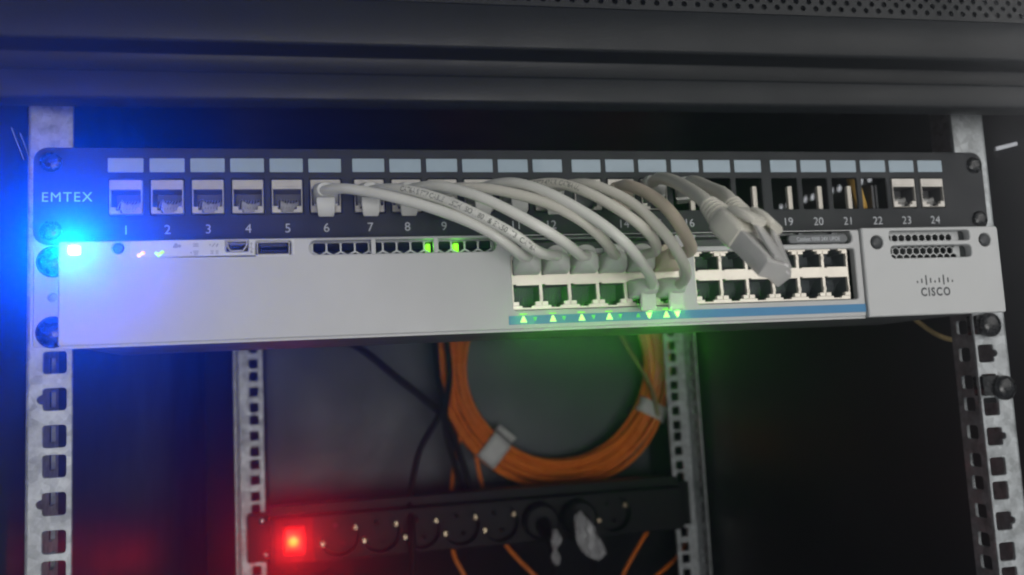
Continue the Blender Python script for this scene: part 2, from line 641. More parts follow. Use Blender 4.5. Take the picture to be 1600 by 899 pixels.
def front_rail(s, x_in, x_out):
    hs = [sqhole(s * 232.55, z, s if mid else 0) for z, mid in zholes(-2, 8)]
    cxm = (x_in + x_out) / 2
    mb = MB()
    mb.plate([(x_in, ZF + 2), (x_out - s * 1.2, ZF + 2), (x_out - s * 1.2, ZT - 2), (x_in, ZT - 2)], hs, 2.0, 4.0, 0.25)
    # rounded bend into the outer flange, then the flange with slots
    b = []
    for k in range(6):
        a = R(90 * k / 5)
        b.append((x_out - s * 1.2 + s * 1.2 * math.sin(a), 2.0 + 1.2 * (1 - math.cos(a))))
    b += [(x_out, 26), (x_out - s * 1.8, 26), (x_out - s * 1.8, 4.0), (x_out - s * 1.2, 4.0)]
    vs = [(x, y, z) for z in (ZF + 2, ZT - 2) for x, y in b]
    k = len(b)
    mb.add(vs, [(i, (i + 1) % k, k + (i + 1) % k, k + i) for i in range(k)] + [tuple(range(k)), tuple(range(2 * k - 1, k - 1, -1))])
    fl = [rr(34, z, 9, 8, 1.5, 2) for z, m_ in zholes(0, 9)]
    mb.plate([(26, ZF + 2), (43, ZF + 2), (43, ZT - 2), (26, ZT - 2)], fl, x_out, x_out - s * 1.8, 0, SIDE)
    return mb.obj('front_rail', 'zinc', cab)


front_rail(-1, -225.6, -244.2)
front_rail(1, 226.4, 246.8)


def rear_rail(s, xc):
    """rear rail: perforated face plus a flange turned towards the front"""
    hs = [rr(xc, z, 9.0, 9.5, 1.2, 2) for z, m_ in zholes(-1, 8)]
    x_in, x_out = xc - s * 9.2, xc + s * 16.5
    mb = MB()
    mb.plate([(x_in, ZF + 2), (x_out, ZF + 2), (x_out, 30), (x_in, 30)], hs, 521, 523, 0.2)
    fl = [rr(503, z, 8.5, 9.0, 1.2, 2) for z, m_ in zholes(-1, 8)]
    mb.plate([(491, ZF + 2), (521, ZF + 2), (521, 30), (491, 30)], fl, x_out, x_out - s * 2, 0.2, SIDE)
    return mb.obj('rear_rail', 'zinc', cab)


rear_rail(-1, -193.6)
rear_rail(1, 262.3)

# ================================================================== PATCH PANEL
pp = thing('patch_bay', (0, 0, -43.7), 'black 24 port patch panel with pale blue label strips, across the top of the rack', 'patch panel')
PX = [-203.0 + 17.514 * i + 2.668 * (i // 6) for i in range(24)]
JACKS = list(range(0, 15)) + [22, 23]
holes = [rr(x, -22.75, 14.5, 16.5, 0.6, 2) for x in PX]
mb = MB().plate(rr(0, -21.85, 482.4, 43.7, 6, 5), holes, 0, 1.6, 0.35)
mb.obj('front_plate', 'black', pp)
mb = MB().box(-225, 225, 1.7, 30, -1.5, -0.4)
mb.box(-225, 225, 1.7, 60, -43.2, -42)
mb.obj('cable_tray', 'black', pp)
me = None
for x in PX:
    if me is None:
        me = MB().plate(rr(0, -8.05, 15.0, 6.5, 0.3, 2), [], -0.35, 0.02, 0.12).mesh('label_strip', 'label')
    o = link('label_strip', me, pp)
    o.location.x += (x + random.uniform(-0.12, 0.12)) * MM
    o.location.z += random.uniform(-0.1, 0.1) * MM
for i, x in enumerate(PX):
    text_obj('number', str(i + 1), 4.2, x + (0.3 if i > 8 else 0), -0.05, -37.6, 'print', pp, bold=-0.003)
text_obj('brand_lettering', 'EMTEX', 4.3, -227.4, -0.05, -22.4, 'print', pp, width=20.6, spacing=1.15)

# keystone jack: metal frame with a stepped opening, cavity, spring contacts
op = [(-6.3, -19.4), (-6.3, -27.3), (-4.2, -27.3), (-4.2, -28.9), (-2.6, -28.9), (-2.6, -30.1), (2.6, -30.1), (2.6, -28.9), (4.2, -28.9), (4.2, -27.3), (6.3, -27.3), (6.3, -19.4)]
mb = MB().plate(rr(0, -22.75, 13.9, 15.8, 0.5, 2), [op], -0.5, 1.4, 0.3, hch=0.15)
mb.plate(rr(0, -17.0, 10.5, 2.4, 0.6, 2), [], -0.62, -0.4, 0.1)
jack_me = mb.mesh('keystone_jack', 'jack')
mb = MB().plate(rr(0, -22.75, 13.9, 15.8), [offs(op, 0.05)], 1.4, 11.0, 0)
mb.box(-7.0, 7.0, 11, 24, -30.6, -15)
cav_me = mb.mesh('jack_housing', 'cavity', smooth=False)
# ragged pale plate shaped like the reflections off the contacts, then the spring wires
comb = [(-3.2, -22.2), (-2.9, -23.3), (-1.6, -24.2), (-0.3, -25.2), (0.6, -23.9), (0.9, -24.8), (1.8, -25.0), (3.2, -24.7), (5.0, -23.6), (5.2, -25.6), (3.9, -26.5), (3.0, -28.6), (2.2, -29.8), (-1.9, -29.8), (-2.8, -28.4), (-3.5, -25.6)]
comb = [(a, b) for a, b in comb]
mb = MB().plate(comb, [], 3.2, 5.0, 0.3)
mb.v = [(x, y + (z + 30) * 0.45, z) for x, y, z in mb.v]
for k in range(8):
    xx = -4.4 + k * 1.25
    mb.tube([(xx, 3, -28.2), (xx, 7, -24.6), (xx, 10.8, -22.4)], 0.22, 5)
comb_me = mb.mesh('contacts_and_glint', 'contact')
for i in JACKS:
    j = link('keystone_jack', jack_me, pp)
    j.location.x += PX[i] * MM
    c = link('jack_housing', cav_me, j, (0, 0, 0))
    if i not in range(5, 15):
        c = link('contacts_and_glint', comb_me, j, (0, 0, 0))
# empty openings show the cream latch clip of the holder behind
clip_me = MB().bbox(-1.25, 1.25, 3.2, 5.6, -30.8, -18.0, 0.3).mesh('holder_clip', 'cream')
for i in range(15, 21):
    o = link('holder_clip', clip_me, pp)
    o.location.x += (PX[i] + 4.6) * MM
for dx in (2.4, 4.6):
    MB().bbox(PX[21] + dx, PX[21] + dx + 1.4, 6, 26, -31, -17, 0.3).obj('holder_clip', 'cavity', pp)
for sx, sz in ((-233.9, -6.8), (235.7, -7.4), (235.7, -37.6), (-233.9, -37.6)):
    mb = MB().dome(sx, -0.9, sz, 4.4, 1.5)
    mb.cyl(sx, sz, 4.6, -0.9, 0.05, 20, 0.2)
    mb.obj('screw', 'screw', pp)

# ================================================================== SWITCH
S = -24.1
sw = thing('network_switch', (0, 180, -89.9), 'light grey rack network switch with lit port lights, below the patch panel', 'network switch')
ZS0, ZS1 = -90.0, -46.6
slots = []
for a, b in ((-123.0, -96.3), (-94.3, -68.3), (-66.7, -40.0)):
    slots.append((a, b))
holes = []
hz = rr((slots[0][0] + slots[2][1]) / 2, -50.85, slots[2][1] - slots[0][0], 6.4, 2.8, 4)
holes.append(hz)
holes.append(rr(-153.3, -49.65, 9.2, 4.7, 0.5, 2))
holes.append(rr(-138.2, -50.9, 14.8, 6.2, 1.0, 3))
holes.append(rr(54.1, -50.4, 173.4, 6.2, 2.6, 4))
PB = ((-33.4, 48.4), (56.0, 141.4))
for a, b in PB:
    holes.append(rr((a + b) / 2, -68.7, b - a, 25.4, 1.2, 3))
holes.append(rr(-218.1, -50.1, 5.2, 4.4, 0.7, 3))
holes.append(circ(-201.0, -49.7, 2.45, 20))
mb = MB().plate(rr((-224 + 145.0) / 2, (ZS0 + ZS1) / 2, 145.0 + 224, ZS1 - ZS0, 1.0, 3), holes, S, S + 4.0, 0.5, hch=0.45)
mb.obj('bezel', 'bezel', sw, angle=28)
# lip under the bezel
mb = MB().box(-223.5, 144.6, S + 0.8, S + 4, -91.0, -90.02)
mb.obj('bezel_lip', 'bezel', sw)
mb = MB()
for a in (-95.3, -67.5):
    mb.bbox(a - 1.0, a + 1.0, S + 0.25, S + 3.6, -54.1, -47.6, 0.3)
mb.obj('slot_divider', 'bezel', sw)
mb = MB()
mb.bbox(47.0, 57.4, S + 0.35, S + 3.8, -53.6, -47.2, 0.3)
mb.obj('slot_divider', 'bezel', sw)

# steel case behind the bezel
mb = MB()
mb.box(-222, 222, S + 40, 78, -89.6, -47.0)
mb.box(-222, 222, S + 4.2, S + 40, -89.6, -88.4)
mb.box(-222, 222, S + 4.2, S + 40, -48.4, -47.0)
mb.box(-222, -220.8, S + 4.2, S + 40, -88.3, -48.5)
mb.box(220.8, 222, S + 4.2, S + 40, -88.3, -48.5)
mb.obj('case', 'steel', sw, smooth=False)
mb = MB()
for k, x in enumerate((-150, -95, -78, -72, -32, -20, 18, 40, 62, 88, 104, 131)):
    mb.dome(x, 0, 0, 1.6 if k % 3 else 2.4, 0.8, 10, 3)
    q = mb.v[-40:]
    mb.v[-40:] = [(p[0], S + 9 + 9 * ((k * 37) % 5) / 5 + p[2], -89.6 + p[1]) for p in q]
mb.obj('case_rivets', 'bolt', sw)


# honeycomb sheets behind the vents
def honey(x0, x1, z0, z1, y, pitch, wall, phase=0.0, zc=None):
    zc = (z0 + z1) / 2 if zc is None else zc
    hs = []
    r_ = (pitch - wall) / math.sqrt(3)
    dz = pitch * math.sqrt(3) / 2
    row = -4
    while row <= 4:
        cz = zc + row * dz
        k = 0
        x = x0 + phase + (pitch / 2 if row % 2 else 0)
        while x < x1 - pitch / 2:
            if z0 + r_ + 0.2 < cz < z1 - r_ - 0.2 and x > x0 + pitch / 2:
                hs.append(circ(x, cz, r_, 6, math.pi / 6))
            x += pitch
        row += 1
    return MB().plate([(x0, z0), (x1, z0), (x1, z1), (x0, z1)], hs, y, y + 0.8)


honey(-127, -36, -66, -46.8, S + 5.2, 6.2, 0.75, 2.0, -50.3).obj('vent_mesh', 'grille', sw)
honey(-36, 144, -55.2, -48.5, S + 12.0, 6.2, 0.7, 1.0, -49.5).obj('vent_mesh', 'name', sw)
mb = MB().box(-221, 144, S + 26, S + 26.6, -88, -48.6)
mb.obj('inner_board', 'backdark', sw)
for x, w_ in ((-70.4, 2.2), (-57.6, 2.6)):
    mb = MB().bbox(x - w_ / 2, x + w_ / 2, S + 6.3, S + 9, -54, -49.0, 0.4)
    mb.obj('board_light', 'led_inner', sw)

# legend strip with lights, symbols and the two usb sockets
hs = [offs(rr(-153.3, -49.65, 9.2, 4.7, 0.5, 2), 0.5), offs(rr(-138.2, -50.9, 14.8, 6.2, 1.0, 3), 0.5)]
MB().plate(rr(-162.7, -50.4, 66.8, 7.0, 0.5, 2), hs, S - 0.25, S - 0.02, 0.08).obj('legend_strip', 'sticker', sw)
trap = [(-157.2, -47.8), (-149.4, -47.8), (-149.6, -49.6), (-150.9, -51.5), (-155.7, -51.5), (-157.0, -49.6)]
mb = MB().plate(offs(trap, 0.55), [trap], S - 0.3, S + 5, 0.12)
mb.cur = 1
mb.box(-158, -148.8, S + 5, S + 5.4, -52.5, -47)
mb.box(-155.2, -151.4, S + 1, S + 5, -49.9, -49.1)
mb.obj('mini_usb_socket', ['jack', 'dark'], sw)
us = rr(-138.2, -50.9, 12.9, 4.9, 0.5, 2)
mb = MB().plate(offs(us, 0.45), [us], S - 0.3, S + 9, 0.12)
mb.cur = 1
mb.box(-145, -131.4, S + 9, S + 9.4, -54, -47.8)
mb.box(-143.6, -132.8, S + 1.2, S + 9, -50.2, -48.6)
mb.obj('usb_socket', ['jack', 'dark'], sw)


def icon(name, polys, y=S - 0.30):
    mb = MB()
    for p in polys:
        mb.plate(p, [], y, y + 0.04)
    return mb.obj(name, 'icon', sw, smooth=False)


icon('printed_symbol', [rr(-178.2, -49.6, 2.0, 1.0, 0.3, 2), circ(-176.6, -49.3, 0.7, 10), circ(-178.0, -48.8, 0.8, 10)])
icon('printed_symbol', [rr(-170.0, -48.4 - 0.6 * k, 2.2, 0.35) for k in range(3)])
icon('printed_symbol', [rr(-170.0, -51.6 - 0.55 * k, 2.3 - 0.3 * k, 0.32) for k in range(4)] + [rr(-171.9, -52.2, 0.5, 0.6)])
icon('printed_symbol', [circ(-164.2, -49.0, 0.35, 8), [(-163.6, -49.8), (-162.4, -48.3), (-162.0, -48.5), (-163.2, -50.0)], [(-162.0, -49.8), (-161.2, -48.4), (-160.7, -48.6), (-161.3, -49.9)]])
icon('printed_symbol', [rr(-163.4, -51.6 - 0.6 * k, 1.2, 0.3) for k in range(3)] + [rr(-161.4, -51.6 - 0.6 * k, 1.2, 0.3) for k in range(3)])
icon('printed_symbol', [rr(-147.3, -50.6, 0.28, 4.0), [(-147.9, -49.0), (-147.3, -48.0), (-146.7, -49.0)], circ(-147.3, -52.4, 0.5, 8), rr(-148.0, -50.4, 0.5, 0.5), rr(-146.6, -51.0, 0.5, 0.5)])

MB().bbox(-220.3, -215.9, S - 0.3, S + 3, -52.0, -48.2, 0.7).obj('blue_beacon', 'led_blue', sw)
mb = MB().dome(-201.0, S + 0.6, -49.7, 2.2, 0.7)
mb.cyl(-201.0, -49.7, 2.2, S + 0.6, S + 4)
mb.obj('mode_button', 'knob', sw)
mb = MB()
mb.cyl(-192.5, -53.0, 0.95, S - 0.5, S - 0.1, 14, 0.1)
mb.cyl(-191.1, -52.1, 0.9, S - 0.5, S - 0.1, 14, 0.1)
mb.obj('alarm_light', 'led_amber', sw)
ck = [(-186.9, -52.0), (-186.2, -51.3), (-185.4, -52.1), (-183.7, -50.9), (-182.9, -51.5), (-185.2, -53.9)]
ck = [(a + 0.3, b - 0.2) for a, b in ck]
MB().plate(ck, [], S - 0.5, S - 0.1, 0.15).obj('status_light', 'led_check', sw)

# ethernet ports: one cage cell each with an RJ45 opening and a dark cavity
CW = 13.633
tw = CW / 2
o_b = [(-6.05, -69.5), (-6.05, -77.6), (-3.7, -77.6), (-3.7, -79.3), (-2.2, -79.3), (-2.2, -80.2), (2.2, -80.2), (2.2, -79.3), (3.7, -79.3), (3.7, -77.6), (6.05, -77.6), (6.05, -70.0), (-4.6, -70.0), (-4.6, -69.5)]
mb = MB().plate([(-tw, -81.0), (tw, -81.0), (tw, -67.22), (-tw, -67.22)], [o_b], S + 1.3, S + 3.0, 0, hch=0.12)
# side pips half-way down the walls
for sx in (-1, 1):
    mb.bbox(sx * 6.43 - 0.36, sx * 6.43 + 0.36, S + 0.9, S + 1.5, -76.4, -74.6, 0.15)
    mb.bbox(sx * 5.25 - 1.45, sx * 5.25 + 1.45, S + 0.7, S + 1.5, -79.4, -77.5, 0.2)
mb.cur = 1
mb.plate([(-tw, -81.0), (tw, -81.0), (tw, -67.22), (-tw, -67.22)], [offs(o_b, 0.05)], S + 3.05, S + 14, 0)
mb.box(-tw, tw, S + 14.1, S + 14.5, -81, -67.3)
for k in range(8):
    xx = -4.4 + k * 1.25
    mb.tube([(xx, S + 13, -78), (xx, S + 9, -72.5), (xx, S + 5, -70.6)], 0.2, 4)
port_dn = mb.mesh('ethernet_port', ['shield', 'socket'], smooth=False)
mu = MB()
mu.v = [(x, y, -134.44 - z) for x, y, z in mb.v]
mu.v = [(x, y, z if z < -67.2 else -67.2 + (z + 67.2) * 0.86) for x, y, z in mu.v]
mu.f, mu.mi = mb.f, mb.mi
port_up = mu.mesh('ethernet_port', ['shield', 'socket'], smooth=False)
for g, (a, b) in enumerate(PB):
    for k in range(6):
        x = a + CW * (k + 0.5)
        for me in (port_up, port_dn):
            o = link('ethernet_port', me, sw)
            o.location.x += x * MM

# blue legend stripe with link lights
MB().plate(rr(54.5, -85.9, 180.6, 4.0, 0.15, 2), [], S - 0.25, S - 0.02, 0.06).obj('blue_stripe', 'blue', sw)


def tri(cx, cz, s, up):
    k = 1 if up else -1
    return [(cx - s, cz - k * s * 0.85), (cx + s, cz - k * s * 0.85), (cx + s * 0.25, cz + k * s * 0.9), (cx - s * 0.25, cz + k * s * 0.9)][::(1 if up else -1)]


BRIGHT = [(-29.0, 1), (-15.2, 1), (-1.5, 1), (11.8, 1), (31.3, 0), (39.9, 1), (45.3, 0)]
DIM = [(-23.6, 0), (-10.0, 0), (4.1, 0), (17.1, 0), (25.9, 1)]
for x, up in BRIGHT:
    mb = MB().plate(tri(x, -85.7, 1.65, up), [], S - 0.55, S - 0.2, 0.2)
    mb.obj('link_light', 'led_green', sw)
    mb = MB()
    mb.plate(rr(x, -83.2, 3.6, 0.55 if up else 1.2, 0.25, 2), [], S - 0.1, S + 0.6, 0.1)  # glowing bar painted in for the green glint on the bezel
    mb.obj('painted_glint', 'glint_lime', sw)
for x, up in DIM:
    MB().plate(tri(x, -85.6, 1.05, up), [], S - 0.5, S - 0.2, 0.15).obj('link_light', 'led_dim', sw)

# model nameplate in the grille
mb = MB().plate(rr(122.4, -50.8, 32.4, 4.4, 2.1, 5), [], S + 0.2, S + 2.2, 0.4)
for x in (113.5, 131.5):
    mb.box(x - 1.2, x + 1.2, S + 1.0, S + 2.0, -53.7, -53.0)
    mb.box(x - 1.2, x + 1.2, S + 1.0, S + 2.0, -48.6, -47.2)
mb.obj('nameplate', 'name', sw)
text_obj('model_lettering', 'Catalyst 9300 24X UPOE', 2.0, 122.4, S + 0.14, -50.85, 'print', sw, width=23.5, bold=0.004)

# uplink module at the right
holes = [rr(183.8, -50.4, 46.4, 5.4, 1.6, 4), rr(184.0, -58.5, 46.4, 6.5, 2.2, 4), circ(153.4, -53.4, 3.5, 24), circ(215.6, -53.1, 3.5, 24)]
mo = [(145.4, -90.6), (222.6, -90.6)] + [(222.6 + 1.2 * math.sin(a), -89.4 - 1.2 * math.cos(a)) for a in (0.4, 0.8, 1.2, 1.57)] + \
     [(223.8, -47.6), (223.4, -46.5), (222.4, -46.1), (145.4, -46.1)]
MB().plate(mo, holes, S - 1.6, S + 3.0, 0.5, hch=0.4).obj('uplink_module', 'module', sw, angle=28)
mb = honey(158, 204, -63.5, -46.3, S + 3.2, 3.9, 0.55, 1.2, -57.6)
mb.obj('vent_mesh', 'grille', sw)
mb = MB().box(204.2, 212, S + 3.2, S + 5, -63.5, -46.3)
mb.box(147, 222, S + 18, S + 18.4, -88, -47)
mb.obj('inner_board', 'backdark', sw)
for x, z in ((153.4, -53.4), (215.6, -53.1)):
    mb = MB().dome(x, S - 1.2, z, 3.1, 1.2, 22)
    mb.cyl(x, z, 3.1, S - 1.2, S + 4, 22)
    mb.obj('captive_screw', 'knob', sw)
bars = [(0, 1.3), (1, 2.4), (2, 5.2), (3, 2.6), (4, 1.3), (5, 2.6), (6, 5.2), (7, 2.6), (8, 1.4)]
mb = MB()
for k, h in bars:
    x = 174.0 + k * 2.5
    top = h - 1.2 if h > 4 else h - 1.0
    lo = -74.6 - (1.1 if h > 4 else 0)
    mb.plate(rr(x, lo + h / 2, 0.8, h, 0.39, 3), [], S - 1.68, S - 1.58, 0)
mb.obj('logo_bars', 'logo', sw, smooth=False)
text_obj('logo_lettering', 'CISCO', 4.1, 183.8, S - 1.66, -79.0, 'logo', sw, width=16.8, bold=0.035, spacing=1.25)

# left mounting ear at rail depth
holes = [circ(-232.7, -67.2, 1.9, 16)]
mb = MB().plate(rr(-231.2, -66.6, 18.6, 44.0, 0.8, 2), holes, -1.4, 0.4, 0.25)
mb.box(-223.4, -222.2, -1.2, 60, -88.5, -44.8)
mb.box(-240.9, -240.0, -3.2, -1.42, -88.4, -44.8)
mb.obj('mounting_ear', 'ear', sw)
for z in (-51.6, -82.4):
    mb = MB().dome(-232.3, -2.6, z, 6.3, 3.4, 26, 6)
    mb.cyl(-232.3, z, 6.9, -2.6, -1.45, 26, 0.4)
    mb.obj('ear_screw', 'screw', sw)
mb = MB().plate(rr(231.2, -66.6, 18.6, 44.0, 0.8, 2), [], -1.4, 0.4, 0.25)
mb.obj('mounting_ear', 'ear', sw)


# ================================================================== PATCH CABLES
def boot_frame(p, d, up):
    d = Vector(d).normalized()
    up = (Vector(up) - d * Vector(up).dot(d)).normalized()
    u = d.cross(up).normalized()
    Mx = Matrix((u, d, up)).transposed().to_4x4()
    Mx.translation = Vector(p)
    return Mx


def panel_boot(x, parent, material='boot', tab=True, z=-22.9, d=(0, -1, 0)):
    T = boot_frame((x, 0, z + 0.4), d, (0, 0, 1))
    mb = MB()
    mb.loft([(-10, 10.6, 7.6, 0.6, 0, -1.2), (-1.0, 10.6, 7.6, 0.8, 0, -1.2), (-0.9, 11.6, 8.4, 1.5, 0, 0.3), (5, 11.6, 8.4, 2.4, 0, 0.3), (9.5, 11.0, 7.6, 3.2, 0, 0.2), (12.2, 9.2, 6.6, 3.1, 0, 0.1), (13.4, 7.2, 6.0, 2.9, 0, 0)], T, 5)
    mb.obj('boot', material, parent)
    if tab:
        mb = MB()
        secs = []
        for t, dz, th in ((12.4, -3.4, 1.6), (12.9, -5.6, 1.5), (12.5, -8.2, 1.4), (11.5, -10.4, 1.2), (10.2, -12.0, 1.0)):
            secs.append((t, dz, th))
        vs, fs = [], []
        wd = (8.2, 8.4, 8.0, 7.6, 6.8)
        prof_ = []
        for (t, dz, th), ww in zip(secs, wd):
            prof_.append([(-ww / 2, t - th, dz), (ww / 2, t - th, dz), (ww / 2, t, dz), (-ww / 2, t, dz)])
        for q in prof_:
            vs += [T @ Vector(p) for p in q]
        for i in range(len(prof_) - 1):
            for j in range(4):
                fs.append((i * 4 + j, i * 4 + (j + 1) % 4, i * 4 + 4 + (j + 1) % 4, i * 4 + 4 + j))
        fs += [(3, 2, 1, 0), tuple(len(vs) - 4 + j for j in range(4))]
        mb.add(vs, fs)
        o = mb.obj('latch_cover', material, parent)
        bv = o.modifiers.new('soft', 'BEVEL')
        bv.width = 0.0004
        bv.segments = 2


def switch_boot(x, z, parent, up, material='boot'):
    """booted plug sitting in a switch port; up=+1 latch on top, -1 latch below"""
    T = boot_frame((x, S, z), (0, -1, 0), (0, 0, 1))
    lu, lv = (1.2, 1.6) if up > 0 else (-0.8, 0.4)      # the boot leans towards its cable
    mb = MB()
    mb.loft([(-10, 11.4, 7.8, 0.5, 0, 0), (0.8, 11.4, 7.8, 0.8, 0, 0), (1.0, 12.2, 8.8, 1.2, 0, 0), (5.5, 12.0, 8.8, 2.6, 0, 0.1), (9, 10.6, 8.0, 3.6, 0.4 * lu, 0.5 * lv), (11.0, 8.6, 7.0, 3.3, lu, lv), (12.6, 6.4, 5.9, 2.8, 1.25 * lu, 1.25 * lv), (13.3, 4.6, 4.4, 2.1, 1.35 * lu, 1.35 * lv)], T, 6)
    mb.obj('boot', material, parent)
    mb = MB()
    if up > 0:
        # latch hood: round-topped fin over the boot
        poly = [(-4.8, 3.2), (4.8, 3.2)] + [(4.8 * math.cos(a) if abs(math.cos(a)) < 0.98 else 4.8 * math.copysign(1, math.cos(a)), 5.4 + 3.2 * math.sin(a)) for a in [math.pi * k / 10 for k in range(11)]]
        mb.plate([(x + 0.3 + a, z + b) for a, b in poly], [], S - 5.4, S - 3.6, 0.5)
    else:
        poly = rr(0, -6.2, 7.4, 9.6, 1.0, 3)
        mb.plate([(x + 0.2 + a, z + b) for a, b in poly], [], S - 10.2, S - 8.4, 0.5)
        mb.v = [(a, b + (c - z + 2) * -0.12, c) for a, b, c in mb.v]
    mb.obj('latch_cover', material, parent)


def wrap_text(s, pts, r, s0, h, parent, flip=1, face=Vector((-0.25, -1, -0.05)), pitch=0.82):
    """print a line of text on a tube, bent round its surface"""
    fr = frames(pts)
    L = [0]
    for i in range(1, len(fr)):
        L.append(L[-1] + (fr[i][0] - fr[i - 1][0]).length)

    def at(d):
        d = max(0, min(L[-1] - 1e-6, d))
        i = 0
        while i < len(L) - 2 and L[i + 1] < d:
            i += 1
        q = (d - L[i]) / (L[i + 1] - L[i])
        p = fr[i][0].lerp(fr[i + 1][0], q)
        t = fr[i][1].lerp(fr[i + 1][1], q).normalized()
        return p, t
    vs, fs = text_mesh(s, h, 0.004)
    x0 = min(v[0] for v in vs)
    out = []
    for a, b in vs:
        d = (a - x0) * pitch
        d = s0 + d if flip > 0 else s0 - d
        p, t = at(d)
        nrm = (face - t * face.dot(t)).normalized()
        sd = t.cross(nrm) * -1
        ang = b / r * flip
        out.append(p + (nrm * math.cos(ang) + sd * math.sin(ang)) * (r + 0.06))
    mb = MB()
    mb.add(out, fs)
    return mb.obj('cable_print', 'ink', parent, smooth=False, weld=False)


CAB = dict(
    c1=[(-115.9,-13.0,-23.0), (-106.7,-24.0,-24.7), (-90.6,-36.0,-30.3), (-72.7,-47.0,-38.1), (-55.3,-56.0,-47.2), (-43.0,-58.0,-55.3), (-34.1,-50.0,-60.2), (-27.4,-36.0,-62.0)],
    c2=[(-94.9,-13.0,-23.1), (-87.6,-25.0,-25.0), (-79.5,-36.0,-28.4), (-67.1,-47.0,-34.8), (-55.2,-57.0,-42.8), (-40.4,-62.0,-52.6), (-27.7,-55.0,-59.5), (-14.2,-36.0,-61.4)],
    c3=[(-79.1,-13.0,-23.2), (-71.5,-28.0,-24.6), (-63.1,-40.0,-28.0), (-49.0,-54.0,-36.5), (-29.6,-63.0,-49.7), (-16.0,-58.0,-56.9), (-6.8,-47.0,-60.3), (-0.3,-36.0,-60.8)],
    c4=[(-62.1,-13.0,-23.2), (-54.8,-26.0,-24.8), (-41.9,-40.0,-29.2), (-24.0,-54.0,-37.8), (-10.4,-62.0,-47.5), (0.2,-58.0,-55.2), (7.9,-47.0,-59.2), (14.0,-36.0,-60.2)],
    c5=[(-45.2,-13.0,-23.0), (-40.3,-28.0,-23.8), (-32.3,-43.0,-27.0), (-21.0,-56.0,-34.9), (-5.8,-67.0,-48.0), (5.9,-70.0,-59.0), (16.8,-60.0,-67.2), (25.3,-46.0,-71.4), (29.0,-36.0,-72.9)],
    c6=[(-28.2,-13.0,-23.1), (-21.0,-30.0,-24.3), (-12.0,-43.0,-27.4), (-2.0,-57.0,-36.0), (10.1,-66.0,-47.2), (20.1,-63.0,-55.0), (26.8,-50.0,-59.1), (28.6,-36.0,-60.4)],
    c7=[(-10.7,-13.0,-23.2), (-4.3,-30.0,-24.4), (2.2,-45.0,-28.5), (13.1,-59.0,-39.1), (21.9,-71.0,-54.0), (30.0,-70.0,-65.9), (38.3,-54.0,-71.3), (42.4,-36.0,-73.4)],
    c8=[(24.8,-14.0,-21.8), (24.0,-31.0,-25.6), (27.0,-50.0,-34.7), (30.5,-62.0,-45.2), (36.2,-62.0,-55.1), (43.0,-50.0,-59.4), (43.6,-36.0,-60.6)],
    c9=[(42.2,-14.0,-19.6), (39.5,-28.0,-21.3), (36.4,-50.0,-27.5), (32.0,-80.0,-38.9), (28.6,-102.0,-48.9)],
    c10=[(59.7,-14.0,-20.2), (57.6,-28.0,-22.8), (52.8,-54.0,-32.0), (48.0,-76.0,-39.5), (43.5,-92.0,-46.5)],
)
P0 = -33.4 + CW / 2
ORD = ['c1', 'c2', 'c3', 'c4', 'c5', 'c6', 'c7', 'c8']
DST = [(0, 1), (1, 1), (2, 1), (3, 1), (4, -1), (4, 1), (5, -1), (5, 1)]
LAB = ['white patch cable from panel port 6 to the leftmost upper switch port',
       'white patch cable with black print from panel port 7 to the second upper switch port',
       'plain white patch cable from panel port 8 to the third upper switch port',
       'white patch cable from panel port 9 to the fourth upper switch port',
       'white patch cable arching down to the left one of two lower row plugs',
       'white patch cable with CAT6A print entering the fifth upper switch port',
       'white patch cable arching down to the right one of two lower row plugs',
       'yellowed tan patch cable from panel port 14 to the sixth upper switch port']
for c, (k, up), lab in zip(ORD, DST, LAB):
    pts = CAB[c]
    t = thing('patch_cable', pts[0], lab, 'patch cable', 'patch cables between panel and switch')
    xb = P0 + CW * k
    zb = -61.0 if up > 0 else -73.4
    material = 'tan' if c == 'c8' else ('cabled' if c in ('c4', 'c6', 'c7') else 'cable')
    bm_ = 'tan' if c == 'c8' else 'boot'
    pts = [(pts[0][0] + (2.3 if c == 'c8' else 0), -8, pts[0][2])] + list(pts)
    if up > 0:
        pts[-1] = (xb - 1.6, S - 12.5, zb + 2.2)
        pts.append((xb + 0.4, S - 6, zb + 0.8))
    else:
        pts[-1] = (xb + 0.8, S - 11.5, zb + 0.3)
        pts.append((xb + 0.8, S - 6, zb + 0.2))
    sp = spline(pts, 72)
    rad = 2.35 if c != 'c8' else 2.8
    MB().tube(sp, rad, 16).obj('jacket', material, t)
    i = 5 + ORD.index(c)
    panel_boot(PX[i] if c != 'c8' else PX[13], t, bm_, d=(0, -1, 0) if c != 'c8' else (-0.38, -1, 0.05))
    switch_boot(xb, zb, t, up, bm_)
    if c == 'c2':
        wrap_text('CAT6A S/FTP CABLE // LSZH  ISO11801 & EN50173  CAT6A', sp, rad, 30, 2.3, t, 1)
    if c == 'c6':
        wrap_text('S/FTP 4PAIR  CAT6A UL', sp, rad, 24, 2.3, t, 1)


